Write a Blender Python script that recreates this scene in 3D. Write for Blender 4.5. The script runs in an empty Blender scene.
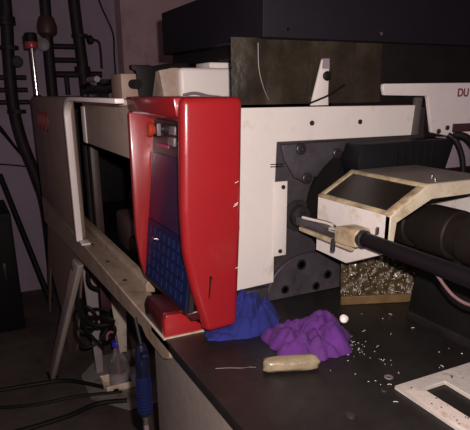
import bpy, bmesh, math, random
from mathutils import Vector, Matrix, noise

random.seed(7)
S = bpy.context.scene
COL = S.collection
PI = math.pi

# ------------------------------------------------------------------ camera
YAW, PIT, ROL, FPX, PPY = .461, .304, .008, 539.0, 260.0
fw = Vector((-math.cos(YAW) * math.cos(PIT), math.sin(YAW) * math.cos(PIT), -math.sin(PIT)))
ri = fw.cross(Vector((0, 0, 1))).normalized()
dn = fw.cross(ri)
ca, sa = math.cos(ROL), math.sin(ROL)
r2 = ri * ca + dn * sa
d2 = -ri * sa + dn * ca
cam = bpy.data.cameras.new('camera')
cam.sensor_fit = 'HORIZONTAL'
cam.sensor_width = 36.0
cam.lens = FPX * 36.0 / 470.0
cam.shift_y = (PPY - 215.0) / 470.0
cam.clip_start = .02
co = bpy.data.objects.new('camera', cam)
COL.objects.link(co)
m = Matrix((r2, -d2, -fw)).transposed().to_4x4()
m.translation = Vector((0, 0, 1.64))
co.matrix_world = m
S.camera = co

# ------------------------------------------------------------------ light
S.view_settings.view_transform = 'Standard'
S.view_settings.look = 'None'
S.view_settings.gamma = 1.0
S.view_settings.use_curve_mapping = False
S.view_settings.exposure = 0.0
w = bpy.data.worlds.new('dim_room')
S.world = w
w.use_nodes = True
w.node_tree.nodes['Background'].inputs[0].default_value = (.8, .75, 1.0, 1)
w.node_tree.nodes['Background'].inputs[1].default_value = .008


def lamp(name, kind, loc, power, col, **k):
    l = bpy.data.lights.new(name, kind)
    l.energy = power
    l.color = col
    for a, b in k.items():
        setattr(l, a, b)
    o = bpy.data.objects.new(name, l)
    COL.objects.link(o)
    o.location = loc
    return o


# the phone's own flash, a hand's breadth from its lens
lamp('flash_lamp', 'POINT', (-.02, .05, 1.70), 112.0, (1.0, .86, .83), shadow_soft_size=.012)
# unseen weak ceiling light, added as ambient fill for the closed room
tl = lamp('ambient_fill', 'AREA', (.2, -.9, 3.3), 5.0, (.86, .80, 1.0), shape='RECTANGLE', size=1.2, size_y=.12)


# ------------------------------------------------------------------ materials
def lin(c):
    return tuple(((x / 255.0 + .055) / 1.055) ** 2.4 if x > 10 else x / 255.0 / 12.92 for x in c)


MATS = {}


def mat(name, col, rough=.6, metal=0.0, var=.25, scale=9.0, dirt=None, dirt_amt=.5, dirt_scale=4.0, bump=.0,
        bscale=60.0, spec=.5, coat=0.0, alpha=None, trans=0.0, sheen=0.0):
    if name in MATS:
        return MATS[name]
    M = bpy.data.materials.new(name)
    M.use_nodes = True
    nt = M.node_tree
    N, L = nt.nodes, nt.links
    b = N['Principled BSDF']
    tc = N.new('ShaderNodeTexCoord')
    n1 = N.new('ShaderNodeTexNoise')
    n1.inputs['Scale'].default_value = scale
    n1.inputs['Detail'].default_value = 6
    n1.inputs['Roughness'].default_value = .65
    L.new(tc.outputs['Object'], n1.inputs['Vector'])
    rp = N.new('ShaderNodeValToRGB')
    rp.color_ramp.elements[0].position = .3
    rp.color_ramp.elements[1].position = .72
    lo = tuple(max(0, c * (1 - var)) for c in col)
    hi = tuple(min(1, c * (1 + var * .5)) for c in col)
    rp.color_ramp.elements[0].color = lo + (1,)
    rp.color_ramp.elements[1].color = hi + (1,)
    L.new(n1.outputs['Fac'], rp.inputs['Fac'])
    out = rp.outputs['Color']
    if dirt:
        n2 = N.new('ShaderNodeTexNoise')
        n2.inputs['Scale'].default_value = dirt_scale
        n2.inputs['Detail'].default_value = 8
        n2.inputs['Roughness'].default_value = .75
        L.new(tc.outputs['Object'], n2.inputs['Vector'])
        r3 = N.new('ShaderNodeValToRGB')
        r3.color_ramp.elements[0].position = .62 - .3 * dirt_amt
        r3.color_ramp.elements[1].position = .82 - .25 * dirt_amt
        r3.color_ramp.elements[0].color = (0, 0, 0, 1)
        r3.color_ramp.elements[1].color = (1, 1, 1, 1)
        L.new(n2.outputs['Fac'], r3.inputs['Fac'])
        mx = N.new('ShaderNodeMix')
        mx.data_type = 'RGBA'
        L.new(r3.outputs['Color'], mx.inputs[0])
        L.new(out, mx.inputs[6])
        mx.inputs[7].default_value = tuple(dirt) + (1,)
        out = mx.outputs[2]
    L.new(out, b.inputs['Base Color'])
    b.inputs['Roughness'].default_value = rough
    b.inputs['Metallic'].default_value = metal
    b.inputs['Specular IOR Level'].default_value = spec
    if coat:
        b.inputs['Coat Weight'].default_value = coat
        b.inputs['Coat Roughness'].default_value = .12
    if trans:
        b.inputs['Transmission Weight'].default_value = trans
    if alpha is not None:
        b.inputs['Alpha'].default_value = alpha
    if sheen:
        b.inputs['Sheen Weight'].default_value = sheen
    if bump:
        n4 = N.new('ShaderNodeTexNoise')
        n4.inputs['Scale'].default_value = bscale
        n4.inputs['Detail'].default_value = 4
        L.new(tc.outputs['Object'], n4.inputs['Vector'])
        bp = N.new('ShaderNodeBump')
        bp.inputs['Strength'].default_value = bump
        bp.inputs['Distance'].default_value = .01
        L.new(n4.outputs['Fac'], bp.inputs['Height'])
        L.new(bp.outputs['Normal'], b.inputs['Normal'])
    MATS[name] = M
    return M


white = mat('white_enamel', (.68, .635, .595), .45, var=.06, scale=5, dirt=(.42, .33, .24), dirt_amt=.18, dirt_scale=7, bump=.05)
cream = mat('cream_enamel', (.60, .52, .42), .5, var=.14, scale=7, dirt=(.30, .20, .10), dirt_amt=.35, dirt_scale=9, bump=.05)
guardwhite = mat('guard_enamel', (.70, .66, .62), .4, var=.08, scale=8, dirt=(.45, .34, .16), dirt_amt=.3, dirt_scale=11, bump=.08)
stain = mat('yellowed_enamel', (.50, .41, .26), .45, var=.3, scale=22, dirt=(.16, .10, .04), dirt_amt=.5, dirt_scale=16, bump=.1)
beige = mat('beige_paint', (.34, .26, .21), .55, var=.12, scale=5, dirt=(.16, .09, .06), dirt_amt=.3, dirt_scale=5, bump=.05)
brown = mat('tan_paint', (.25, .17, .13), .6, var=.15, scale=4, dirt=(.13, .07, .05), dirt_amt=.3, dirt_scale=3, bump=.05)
railtan = mat('worn_tan_paint', (.33, .25, .18), .5, var=.2, scale=14, dirt=(.15, .10, .07), dirt_amt=.45, dirt_scale=12, bump=.15)
greypanel = mat('grey_tan_panel', (.21, .175, .15), .6, var=.12, scale=9, dirt=(.15, .12, .10), dirt_amt=.3, dirt_scale=14, bump=.1)
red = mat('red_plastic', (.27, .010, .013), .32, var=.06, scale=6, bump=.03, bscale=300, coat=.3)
shaded_red = mat('shaded_red_plastic', (.045, .005, .006), .4, var=.1, scale=6)  # darkened copy of the red: shade and grime are in the colour
steel = mat('oily_steel', (.020, .017, .0155), .45, metal=.2, var=.45, scale=7, dirt=(.010, .008, .007), dirt_amt=.55, dirt_scale=5, bump=.15, bscale=30)
platen = mat('grey_platen_steel', (.055, .048, .056), .5, metal=.25, var=.3, scale=9, dirt=(.04, .026, .022), dirt_amt=.5, dirt_scale=6, bump=.1)
platen2 = mat('lighter_platen_steel', (.068, .060, .071), .5, metal=.25, var=.35, scale=12, dirt=(.03, .021, .018), dirt_amt=.4, dirt_scale=9, bump=.08)
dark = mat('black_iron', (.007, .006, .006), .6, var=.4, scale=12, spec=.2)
bolt = mat('black_bolt', (.05, .042, .045), .4, metal=.5, var=.4, scale=30)
navyhood = mat('blue_black_paint', (.007, .006, .010), .6, var=.25, scale=3, dirt=(.009, .007, .010), dirt_amt=.4, dirt_scale=3, spec=.2)
rubber = mat('black_rubber', (.007, .006, .006), .55, var=.3, scale=20, spec=.25)
chrome = mat('chrome', (.75, .72, .68), .16, metal=1.0, var=.12, scale=30)
glassd = mat('grimy_window', (.016, .011, .008), .3, var=.4, scale=12, dirt=(.028, .021, .015), dirt_amt=.4, dirt_scale=9, trans=.35)
curtain = mat('dusty_plastic', (.042, .032, .021), .36, var=.6, scale=11, dirt=(.020, .015, .010), dirt_amt=.6, dirt_scale=8, bump=.6, bscale=16, trans=.1)
wallm = mat('purple_grey_wall', (.33, .26, .33), .85, var=.12, scale=1.5, dirt=(.24, .18, .22), dirt_amt=.35, dirt_scale=1.2, bump=.2, bscale=12)
wallp = mat('pink_grey_wall', (.50, .34, .36), .85, var=.12, scale=2.5, dirt=(.28, .17, .17), dirt_amt=.35, dirt_scale=2.2, bump=.25, bscale=14)
floorm = mat('oily_concrete', (.085, .064, .054), .75, var=.4, scale=2.2, dirt=(.03, .022, .02), dirt_amt=.5, dirt_scale=1.6, bump=.3, bscale=25)
ceilm = mat('sooty_ceiling', (.12, .10, .10), .9, var=.2, scale=2)
pipem = mat('dark_pipe', (.022, .016, .019), .55, spec=.25, var=.4, scale=9, dirt=(.05, .025, .02), dirt_amt=.3, dirt_scale=7)
bluecloth = mat('blue_cloth', (.012, .018, .16), .95, var=.4, scale=25, bump=.2, bscale=120, dirt=(.012, .016, .12), dirt_amt=.35, dirt_scale=12)
purcloth = mat('purple_cloth', (.095, .018, .17), .95, var=.35, scale=25, bump=.2, bscale=120, dirt=(.09, .03, .12), dirt_amt=.3, dirt_scale=12)
lumpm = mat('purged_plastic', (.26, .21, .13), .32, var=.35, scale=30, dirt=(.24, .18, .10), dirt_amt=.4, dirt_scale=22, bump=.25, bscale=45, coat=.3)
display = mat('dim_display', (.045, .014, .055), .22, var=.2, scale=4, spec=.6)
keypad = mat('blue_keypad', (.007, .012, .06), .35, var=.3, scale=20)
keym = mat('blue_key', (.007, .017, .085), .4, var=.5, scale=30)
panelb = mat('black_panel', (.022, .016, .02), .4, var=.3, scale=9)
greybtn = mat('grey_button', (.17, .135, .145), .45, var=.15, scale=30)
orange = mat('orange_red_knob', (.42, .045, .018), .3, var=.1, scale=20)
pinklabel = mat('pink_label', (.50, .06, .16), .5, var=.2, scale=40)
textred = mat('dark_red_print', (.16, .025, .03), .6, var=.15, scale=40)
bluegun = mat('navy_plastic', (.004, .006, .024), .3, var=.2, scale=20)
ribm = mat('blue_rib', (.007, .011, .06), .28, var=.2, scale=30)
capm = mat('blue_cap', (.05, .045, .55), .35, var=.1, scale=30)
clear = mat('clear_plastic', (.85, .83, .84), .08, var=.05, scale=9, trans=.92)
tubem = mat('pink_tube', (.35, .14, .15), .4, var=.2, scale=20)
ragm = mat('pale_wad', (.85, .78, .74), .6, var=.3, scale=20, bump=.4, bscale=60)
traym = mat('white_tray', (.80, .66, .52), .4, var=.2, scale=15, dirt=(.40, .26, .14), dirt_amt=.4, dirt_scale=9)
wetsheet = mat('dull_sheet', (.27, .235, .20), .6, var=.25, scale=4, dirt=(.06, .045, .04), dirt_amt=.4, dirt_scale=5)
shavem = mat('plastic_shavings', (.75, .70, .60), .25, var=.3, scale=40)
splash = mat('yellowed_splash', (.065, .043, .018), .35, var=.5, scale=14, dirt=(.045, .03, .015), dirt_amt=.55, dirt_scale=13, bump=.6, bscale=70, coat=.3)
barrelm = mat('brown_barrel', (.014, .010, .008), .6, metal=.1, var=.4, scale=12, spec=.2)
lampred = mat('red_lens', (.35, .03, .04), .3, var=.2, scale=20)
lilac = mat('lilac_grey_paint', (.26, .21, .25), .55, var=.1, scale=6)
wirem = mat('reddish_wire', (.17, .10, .095), .4, var=.3, scale=30)


# ------------------------------------------------------------------ mesh helpers
def NB():
    return bmesh.new()


def box(bm, a, b, bev=0.0, seg=2, taper=None):
    a, b = Vector(a), Vector(b)
    r = bmesh.ops.create_cube(bm, size=1.0)
    vs = r['verts']
    for v in vs:
        v.co = Vector([a[i] + (v.co[i] + .5) * (b[i] - a[i]) for i in range(3)])
    if bev:
        es = list({e for v in vs for e in v.link_edges})
        bmesh.ops.bevel(bm, geom=es, offset=bev, segments=seg, affect='EDGES', profile=.5)


def prism(bm, pts, axis, v0, v1, bev=0.0, seg=2):
    """closed outline pts in the two axes other than AXIS, from v0 to v1 along AXIS"""
    i = 'XYZ'.index(axis)

    def P(p, v):
        q = list(p)
        q.insert(i, v)
        return bm.verts.new(q)
    A = [P(p, v0) for p in pts]
    B = [P(p, v1) for p in pts]
    n = len(pts)
    fs = [bm.faces.new(A), bm.faces.new(B[::-1])]
    for k in range(n):
        fs.append(bm.faces.new((A[k], B[k], B[(k + 1) % n], A[(k + 1) % n])))
    bmesh.ops.recalc_face_normals(bm, faces=fs)
    if bev:
        es = list({e for f in fs for e in f.edges})
        bmesh.ops.bevel(bm, geom=es, offset=bev, segments=seg, affect='EDGES', profile=.5)


def frame_of(d):
    d = d.normalized()
    u = d.cross(Vector((0, 0, 1)))
    if u.length < 1e-4:
        u = d.cross(Vector((0, 1, 0)))
    u.normalize()
    return u, d.cross(u)


def cyl(bm, p, q, r, r1=None, n=20, cap=True):
    p, q = Vector(p), Vector(q)
    r1 = r if r1 is None else r1
    u, v = frame_of(q - p)
    A = [bm.verts.new(p + (u * math.cos(2 * PI * k / n) + v * math.sin(2 * PI * k / n)) * r) for k in range(n)]
    B = [bm.verts.new(q + (u * math.cos(2 * PI * k / n) + v * math.sin(2 * PI * k / n)) * r1) for k in range(n)]
    fs = [bm.faces.new((A[k], A[(k + 1) % n], B[(k + 1) % n], B[k])) for k in range(n)]
    if cap:
        fs.append(bm.faces.new(A[::-1]))
        fs.append(bm.faces.new(B))
    bmesh.ops.recalc_face_normals(bm, faces=fs)


def smooth_path(pts, n=8):
    P = [Vector(p) for p in pts]
    P = [P[0] * 2 - P[1]] + P + [P[-1] * 2 - P[-2]]
    out = []
    for i in range(1, len(P) - 2):
        a, b, c, d = P[i - 1:i + 3]
        for k in range(n):
            t = k / n
            out.append(.5 * (2 * b + (c - a) * t + (2 * a - 5 * b + 4 * c - d) * t * t + (-a + 3 * b - 3 * c + d) * t ** 3))
    out.append(P[-2].copy())
    return out


def tube(bm, pts, r, n=10, sm=8, rr=None):
    path = smooth_path(pts, sm) if sm else [Vector(p) for p in pts]
    prev = None
    rings = []
    u = None
    for i, p in enumerate(path):
        t = (path[min(i + 1, len(path) - 1)] - path[max(i - 1, 0)]).normalized()
        if u is None:
            u, v = frame_of(t)
        else:
            u = (u - t * u.dot(t)).normalized()
            v = t.cross(u)
        R = r if rr is None else rr(i / (len(path) - 1))
        rings.append([bm.verts.new(p + (u * math.cos(2 * PI * k / n) + v * math.sin(2 * PI * k / n)) * R) for k in range(n)])
    fs = []
    for A, B in zip(rings, rings[1:]):
        for k in range(n):
            fs.append(bm.faces.new((A[k], A[(k + 1) % n], B[(k + 1) % n], B[k])))
    fs.append(bm.faces.new(rings[0][::-1]))
    fs.append(bm.faces.new(rings[-1]))
    bmesh.ops.recalc_face_normals(bm, faces=fs)


def lathe(bm, prof, p, d=(0, 0, 1), n=28, closed=True):
    """prof: (radius, height along d) pairs"""
    p, d = Vector(p), Vector(d).normalized()
    u, v = frame_of(d)
    rings = []
    for r, h in prof:
        rings.append([bm.verts.new(p + d * h + (u * math.cos(2 * PI * k / n) + v * math.sin(2 * PI * k / n)) * max(r, 1e-5)) for k in range(n)])
    fs = []
    for A, B in zip(rings, rings[1:]):
        for k in range(n):
            fs.append(bm.faces.new((A[k], A[(k + 1) % n], B[(k + 1) % n], B[k])))
    if closed:
        fs.append(bm.faces.new(rings[0][::-1]))
        fs.append(bm.faces.new(rings[-1]))
    bmesh.ops.recalc_face_normals(bm, faces=fs)


def hexbolt(bm, p, d, r, h, socket=True):
    cyl(bm, p, Vector(p) + Vector(d).normalized() * h, r, n=16)
    if socket:
        q = Vector(p) + Vector(d).normalized() * (h + .0004)
        cyl(bm, Vector(p) + Vector(d).normalized() * h * .9, q, r * .55, n=6)


def smoothing(me, ang=40):
    for p in me.polygons:
        p.use_smooth = True
    try:
        me.set_sharp_from_angle(angle=math.radians(ang))
    except Exception:
        pass


def link(name, bm, M, origin=(0, 0, 0), ang=40):
    o0 = Vector(origin)
    for v in bm.verts:
        v.co -= o0
    me = bpy.data.meshes.new(name)
    bm.to_mesh(me)
    bm.free()
    me.materials.append(M)
    smoothing(me, ang)
    o = bpy.data.objects.new(name, me)
    COL.objects.link(o)
    return o


def tag(o, label, cat, group=None):
    o['label'] = label
    o['category'] = cat
    if group:
        o['group'] = group
    return o


def thing(name, loc, label, cat, group=None):
    o = bpy.data.objects.new(name, None)
    o.empty_display_size = .05
    COL.objects.link(o)
    o.location = loc
    return tag(o, label, cat, group)


def root_loc(o):
    while o.parent:
        o = o.parent
    return Vector(o.location)


def part(name, bm, M, parent, label=None, ang=40):
    o = link(name, bm, M, root_loc(parent), ang)
    o.parent = parent
    if label:
        o['label'] = label
    return o


def single(name, bm, M, loc, label, cat, group=None, ang=40):
    o = link(name, bm, M, loc, ang)
    o.location = loc
    return tag(o, label, cat, group)


def struct(name, bm, M):
    o = link(name, bm, M)
    o['kind'] = 'structure'
    return o


def text(name, body, size, loc, rot, M, parent, depth=.0006):
    c = bpy.data.curves.new(name, 'FONT')
    c.body = body
    c.size = size
    c.extrude = depth
    c.offset = .0009
    c.space_character = 1.0
    c.materials.append(M)
    o = bpy.data.objects.new(name, c)
    COL.objects.link(o)
    o.parent = parent
    o.location = Vector(loc) - root_loc(parent)
    o.rotation_euler = rot
    bpy.context.view_layer.update()
    me = bpy.data.meshes.new_from_object(o.evaluated_get(bpy.context.evaluated_depsgraph_get()))
    q = bpy.data.objects.new(name, me)
    bpy.data.objects.remove(o)
    q.name = name
    COL.objects.link(q)
    q.parent = parent
    q.location = Vector(loc) - root_loc(parent)
    q.rotation_euler = rot
    return q


# ------------------------------------------------------------------ room
bm = NB(); box(bm, (-4.9, -2.2, -.12), (1.6, 3.6, 0)); struct('floor', bm, floorm)
bm = NB(); box(bm, (-4.9, -2.2, 0), (-4.72, 3.6, 3.6)); struct('wall_back', bm, wallm)
bm = NB(); box(bm, (-4.72, 1.27, 0), (-4.55, 3.5, 3.6)); struct('wall_right_back', bm, wallp)
bm = NB(); box(bm, (-4.9, 3.5, 0), (1.6, 3.65, 3.6)); struct('wall_right', bm, wallp)
bm = NB(); box(bm, (-4.9, -2.35, 0), (1.6, -2.2, 3.6)); struct('wall_left', bm, wallm)
bm = NB(); box(bm, (-4.9, -2.2, 3.6), (1.6, 3.6, 3.7)); struct('ceiling', bm, ceilm)

# ------------------------------------------------------------------ moulding machine bed
bed = thing('machine_bed', (-1.9, .42, 0), 'long machine bed with tan front rail and dark oily steel table top', 'machine')
bm = NB(); box(bm, (-1.41, .43, 0), (-.25, 1.85, .972), .004); part('base_cabinet', bm, greypanel, bed, 'grey tan sheet metal side panel')
bm = NB()
prism(bm, [(-1.40, .42), (-.22, .42), (-.22, 1.9), (-1.40, 1.9)], 'Z', .972, 1.0, .003)
part('bed_plate', bm, steel, bed, 'dark oily steel table top')
bm = NB(); prism(bm, [(-3.66, .83), (-2.94, .868), (-1.495, .944), (-1.455, .926), (-1.30, .926), (-1.245, .955), (-1.245, .997), (-3.66, .997)], 'Y', .42, .50, .004, 1); part('front_rail', bm, railtan, bed, 'worn tan painted front rail')
bm = NB()
prism(bm, [(.488, .99), (.488, 1.018), (.496, 1.03), (.52, 1.03), (.52, .99)], 'X', -3.6, -1.66, .002)
part('door_track', bm, railtan, bed)
for k, x in enumerate((-2.33, -2.05, -1.80)):
    bm = NB(); hexbolt(bm, (x, .455, .996), (0, 0, 1), .008, .004); part('rail_screw', bm, bolt, bed)
bm = NB(); box(bm, (-3.66, .50, .86), (-1.41, 1.85, .93), .004); part('clamp_tray', bm, dark, bed)
# rear support under the clamp end, seen pale behind the bottle
bm = NB()
prism(bm, [(.575, .865), (.70, .865), (.665, .26), (.625, .26)], 'X', -2.72, -2.70, .003)
part('hanger_plate', bm, cream, bed, 'pale hanging plate under the rail')
bm = NB()
prism(bm, [(.51, .865), (.60, .865), (.585, 0), (.545, 0)], 'X', -3.04, -3.0, .003)
part('support_leg', bm, mat('dull_leg', (.36, .32, .32), .6, var=.15), bed, 'dull grey leg under the rail')
bm = NB(); box(bm, (-3.36, 1.5, 0), (-3.30, 1.6, .86), .004); part('support_leg', bm, lilac, bed)
bm = NB()
box(bm, (-2.68, .535, .55), (-2.64, .585, .74), .004)
part('valve_block', bm, mat('maroon_block', (.06, .02, .028), .5, var=.2), bed)

# splayed stand under the far end
st = thing('support_stand', (-3.13, .29, 0), 'splayed tan stand with pale slanting leg under far end of machine', 'stand')
bm = NB()
A, B, W = Vector((-2.60, .408, .865)), Vector((-3.16, .285, 0)), Vector((.11, 0, 0))
lo = [B, B + W, A + W * 1.25, A]
vs = [bm.verts.new(p) for p in lo] + [bm.verts.new(p + Vector((-.01, .028, 0))) for p in lo]
for f in ((0, 1, 2, 3), (7, 6, 5, 4), (0, 4, 5, 1), (1, 5, 6, 2), (2, 6, 7, 3), (3, 7, 4, 0)):
    bm.faces.new([vs[i] for i in f])
bmesh.ops.recalc_face_normals(bm, faces=bm.faces[:])
bmesh.ops.bevel(bm, geom=bm.edges[:], offset=.003, segments=1, affect='EDGES')
part('slanting_leg', bm, mat('pale_leg_paint', (.50, .42, .37), .6, var=.1, dirt=(.2, .14, .11), dirt_amt=.25), st, 'pale slanting leg')
bm = NB(); box(bm, (-3.155, .27, 0), (-3.06, .325, .006), .002); part('foot', bm, dark, st)
bm = NB(); hexbolt(bm, (-2.57, .40, .83), (0, -1, 0), .012, .006); part('bolt', bm, bolt, st)
bm = NB()
prism(bm, [(-3.60, .828), (-2.50, .862), (-2.93, .22), (-3.28, .02), (-3.30, .26), (-3.72, .50), (-4.10, .02), (-4.16, .02)], 'Y', .43, .44)
part('gusset_plate', bm, brown, st, 'brown gusset plate')

# ------------------------------------------------------------------ clamp cover (operator side door)
cv = thing('clamp_cover', (-2.5, .42, .997), 'tan sliding door cover with white bent tube edge left of the red box', 'machine cover')
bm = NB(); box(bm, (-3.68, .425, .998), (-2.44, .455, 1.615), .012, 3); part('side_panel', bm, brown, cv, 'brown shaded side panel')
bm = NB()
arc = lambda x0, z0, rx, rz: [(x0 + rx * (1 - math.cos(a * PI / 16)), z0 + rz * math.sin(a * PI / 16)) for a in range(9)]
prism(bm, [(-2.43, 1.0)] + arc(-2.43, 1.555, .17, .067) + [(-1.56, 1.622), (-1.56, 1.608)] + arc(-2.40, 1.545, .15, .063)[::-1] + [(-2.40, 1.0)], 'Y', .402, .430, .003, 2)
part('edge_trim', bm, mat('trim_enamel', (.80, .72, .68), .45, var=.06), cv, 'white bent tube edge')
bm = NB(); box(bm, (-2.425, .41, .998), (-2.33, .45, 1.006), .002); part('trim_foot', bm, white, cv)
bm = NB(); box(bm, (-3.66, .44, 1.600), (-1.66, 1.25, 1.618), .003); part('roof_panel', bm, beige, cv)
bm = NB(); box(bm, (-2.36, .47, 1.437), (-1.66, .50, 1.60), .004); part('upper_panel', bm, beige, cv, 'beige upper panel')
bm = NB(); box(bm, (-2.375, .466, 1.437), (-2.31, .478, 1.585), .004); part('edge_highlight', bm, white, cv)  # white strip paints the highlight on the beige panel's return edge
for x in (-2.02, -1.93):
    bm = NB(); box(bm, (x, .404, 1.6225), (x + .035, .430, 1.634), .003); part('trim_clip', bm, dark, cv)
# logo, worn to illegible strokes, on the shaded panel
for k in range(3):
    bm = NB()
    x, r = -3.38 + k * .15, .045
    pts = [(x - .025, .4238, 1.49 + r)] + [(x + math.cos(-PI * .5 + PI * i / 8) * r * .9, .4238, 1.49 - math.sin(-PI * .5 + PI * i / 8) * r) for i in range(9)] + [(x - .025, .4238, 1.49 - r), (x - .025, .4238, 1.49 + r)]
    tube(bm, pts, .007, 6, 0)
    part('worn_letter', bm, textred, cv, 'dark red worn letter')

# clamp unit seen through the open gap
cl = thing('clamp_unit', (-2.3, .9, .93), 'dark clamp mechanism inside the open gap of tan cover', 'machine part')
bm = NB(); box(bm, (-3.6, 1.20, .93), (-1.66, 1.22, 1.598), .002); part('dark_backing', bm, dark, cl, 'added black backing panel')  # black sheets added behind the gap so the opening reads dark
bm = NB(); box(bm, (-3.62, .52, .93), (-3.60, 1.20, 1.598), .002); part('dark_backing_end', bm, dark, cl)
bm = NB(); box(bm, (-2.72, .545, .93), (-2.64, .585, 1.40), .006); part('guide_post', bm, mat('dull_brown_post', (.06, .036, .032), .5, var=.3, scale=12), cl)
bm = NB(); cyl(bm, (-2.80, .565, .93), (-2.80, .565, 1.42), .025); part('guide_rod', bm, bolt, cl)
bm = NB(); box(bm, (-2.55, .62, .93), (-2.20, 1.3, 1.10), .02); part('toggle_base', bm, mat('dim_brown_casting', (.10, .06, .055), .6, var=.35, scale=8), cl)
bm = NB(); box(bm, (-2.1, .56, .93), (-1.80, 1.3, 1.08), .01); part('moving_platen', bm, dark, cl)
bm = NB(); cyl(bm, (-2.05, .62, .93), (-2.05, .62, 1.24), .045); cyl(bm, (-2.05, .62, 1.24), (-2.05, .62, 1.27), .058); part('ejector_cylinder', bm, dark, cl)
bm = NB(); tube(bm, [(-1.98, .56, 1.20), (-1.95, .55, 1.245), (-1.90, .55, 1.265), (-1.82, .56, 1.27), (-1.76, .58, 1.25)], .006, 8); part('hose', bm, greybtn, cl)
bm = NB(); cyl(bm, (-2.6, .95, 1.3), (-1.62, .95, 1.3), .04); part('tie_bar', bm, platen, cl)
bm = NB(); box(bm, (-1.86, .57, .93), (-1.70, .70, 1.12), .01); part('manifold', bm, mat('grey_manifold', (.10, .08, .085), .5, var=.3), cl)

# ------------------------------------------------------------------ red control box
cb = thing('control_box', (-1.42, .53, 1.0), 'red control box with keypad and knob standing on machine bed', 'control box')
XF, XB = -1.205, -1.64
OUT = [(.466, 1.627), (.462, 1.5), (.457, 1.36), (.460, 1.25), (.479, 1.15), (.514, 1.024), (.606, 1.030), (.619, 1.3), (.626, 1.627)]
# near cheek: thick, rounded
bm = NB(); prism(bm, OUT, 'X', -1.245, XF, .017, 5); part('front_cheek', bm, red, cb)
FAR = [(.457, 1.583), (.455, 1.32), (.456, 1.20), (.464, 1.12), (.480, 1.055), (.61, 1.055), (.615, 1.583)]
bm = NB(); prism(bm, FAR, 'X', XB, -1.62, .006, 2); part('rear_cheek', bm, red, cb)
bm = NB(); prism(bm, [(.456, 1.627), (.462, 1.582), (.54, 1.558), (.618, 1.558), (.618, 1.627)], 'X', XB, -1.236, .006, 2); part('top_hood', bm, red, cb)
bm = NB(); prism(bm, [(.60, 1.06), (.60, 1.60), (.614, 1.60), (.605, 1.06)], 'X', -1.63, -1.242); part('back_plate', bm, red, cb)
bm = NB(); prism(bm, [(.485, 1.052), (.475, 1.075), (.60, 1.09), (.60, 1.052)], 'X', -1.63, -1.242, .003, 1); part('bottom_sill', bm, shaded_red, cb)


def PY(z):      # depth of the sloping control panel at height z
    t = (z - 1.065) / (1.558 - 1.065)
    return .478 + .056 * t


def slab(z0, z1, x0, x1, lift, thick, bev=0.0):
    bm = NB()
    prism(bm, [(PY(z0) - lift, z0), (PY(z1) - lift, z1), (PY(z1) - lift + thick, z1), (PY(z0) - lift + thick, z0)], 'X', x0, x1, bev, 2)
    return bm


part('panel_board', slab(1.065, 1.565, -1.622, -1.243, 0, .012), panelb, cb, 'sloping black panel')
part('screen', slab(1.265, 1.465, -1.60, -1.29, .004, .004), display, cb, 'dim purple screen')
kb = part('keypad', slab(1.075, 1.262, -1.61, -1.26, .004, .004), keypad, cb, 'blue membrane keypad')
for r in range(5):
    for c in range(8):
        z = 1.088 + r * .033
        x = -1.60 + c * .040
        part('key', slab(z, z + .023, x, x + .027, .0065, .004), keym, kb)
bm = NB(); lathe(bm, [(.013, 0), (.013, .012), (.021, .014), (.0225, .022), (.018, .029), (.006, .031)], (-1.590, PY(1.53), 1.53), (0, -1, .1), 20)
part('stop_knob', bm, orange, cb, 'orange red mushroom knob')
bm = NB(); lathe(bm, [(.016, 0), (.016, .010), (.011, .012), (.010, .020)], (-1.50, PY(1.537), 1.537), (0, -1, .1), 20)
part('key_switch', bm, bolt, cb)
bm = NB(); box(bm, (-1.505, PY(1.53) - .03, 1.52), (-1.495, PY(1.53) - .018, 1.554), .002); part('switch_lever', bm, greybtn, cb)
for z in (1.538, 1.508):
    part('push_button', slab(z - .012, z + .012, -1.455, -1.405, .013, .012, .003), greybtn, cb)
part('label_strip', slab(1.486, 1.494, -1.565, -1.47, .005, .004), pinklabel, cb, 'pink label strip')
bm = NB(); lathe(bm, [(.009, 0), (.009, .006), (.006, .008)], (-1.535, PY(1.21) - .004, 1.21), (0, -1, .1), 16); part('lock_cylinder', bm, chrome, cb, 'small chrome lock')
# slot with a dark label, scratches
bm = NB(); prism(bm, [(.5205, 1.124), (.5235, 1.124), (.530, 1.178), (.5255, 1.180)], 'X', XF - .003, XF + .0012); cyl(bm, (XF - .002, .528, 1.180), (XF + .0016, .528, 1.180), .0045, n=12); part('latch_slot', bm, dark, cb)
bm = NB()
for y, z, dy, dz in ((.600, 1.42, .010, .004), (.595, 1.36, .012, .006), (.598, 1.365, .010, .005), (.600, 1.195, .008, .002)):
    tube(bm, [(XF + .0002, y, z), (XF + .0004, y + dy * .5, z + dz * .4), (XF + .0002, y + dy, z + dz)], .0008, 5, 2)
part('scratch', bm, ragm, cb)
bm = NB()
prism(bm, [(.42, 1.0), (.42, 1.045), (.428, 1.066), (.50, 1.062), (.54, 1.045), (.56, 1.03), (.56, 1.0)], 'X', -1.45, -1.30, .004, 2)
part('pedestal', bm, shaded_red, cb, 'red foot with painted shade on the bed corner')  # shaded side and grimy top painted as a darker red
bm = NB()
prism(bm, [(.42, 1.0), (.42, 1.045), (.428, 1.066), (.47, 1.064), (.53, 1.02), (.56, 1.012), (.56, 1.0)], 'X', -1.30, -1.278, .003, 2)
part('lit_foot_front', bm, red, cb, 'lit red front of the foot')  # front slice of the foot kept in plain red to look lit
bm = NB()
prism(bm, [(-1.455, .415), (-1.272, .415), (-1.272, .60), (-1.455, .60)], 'Z', .9985, 1.003); part('gasket', bm, cream, cb)

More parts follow.
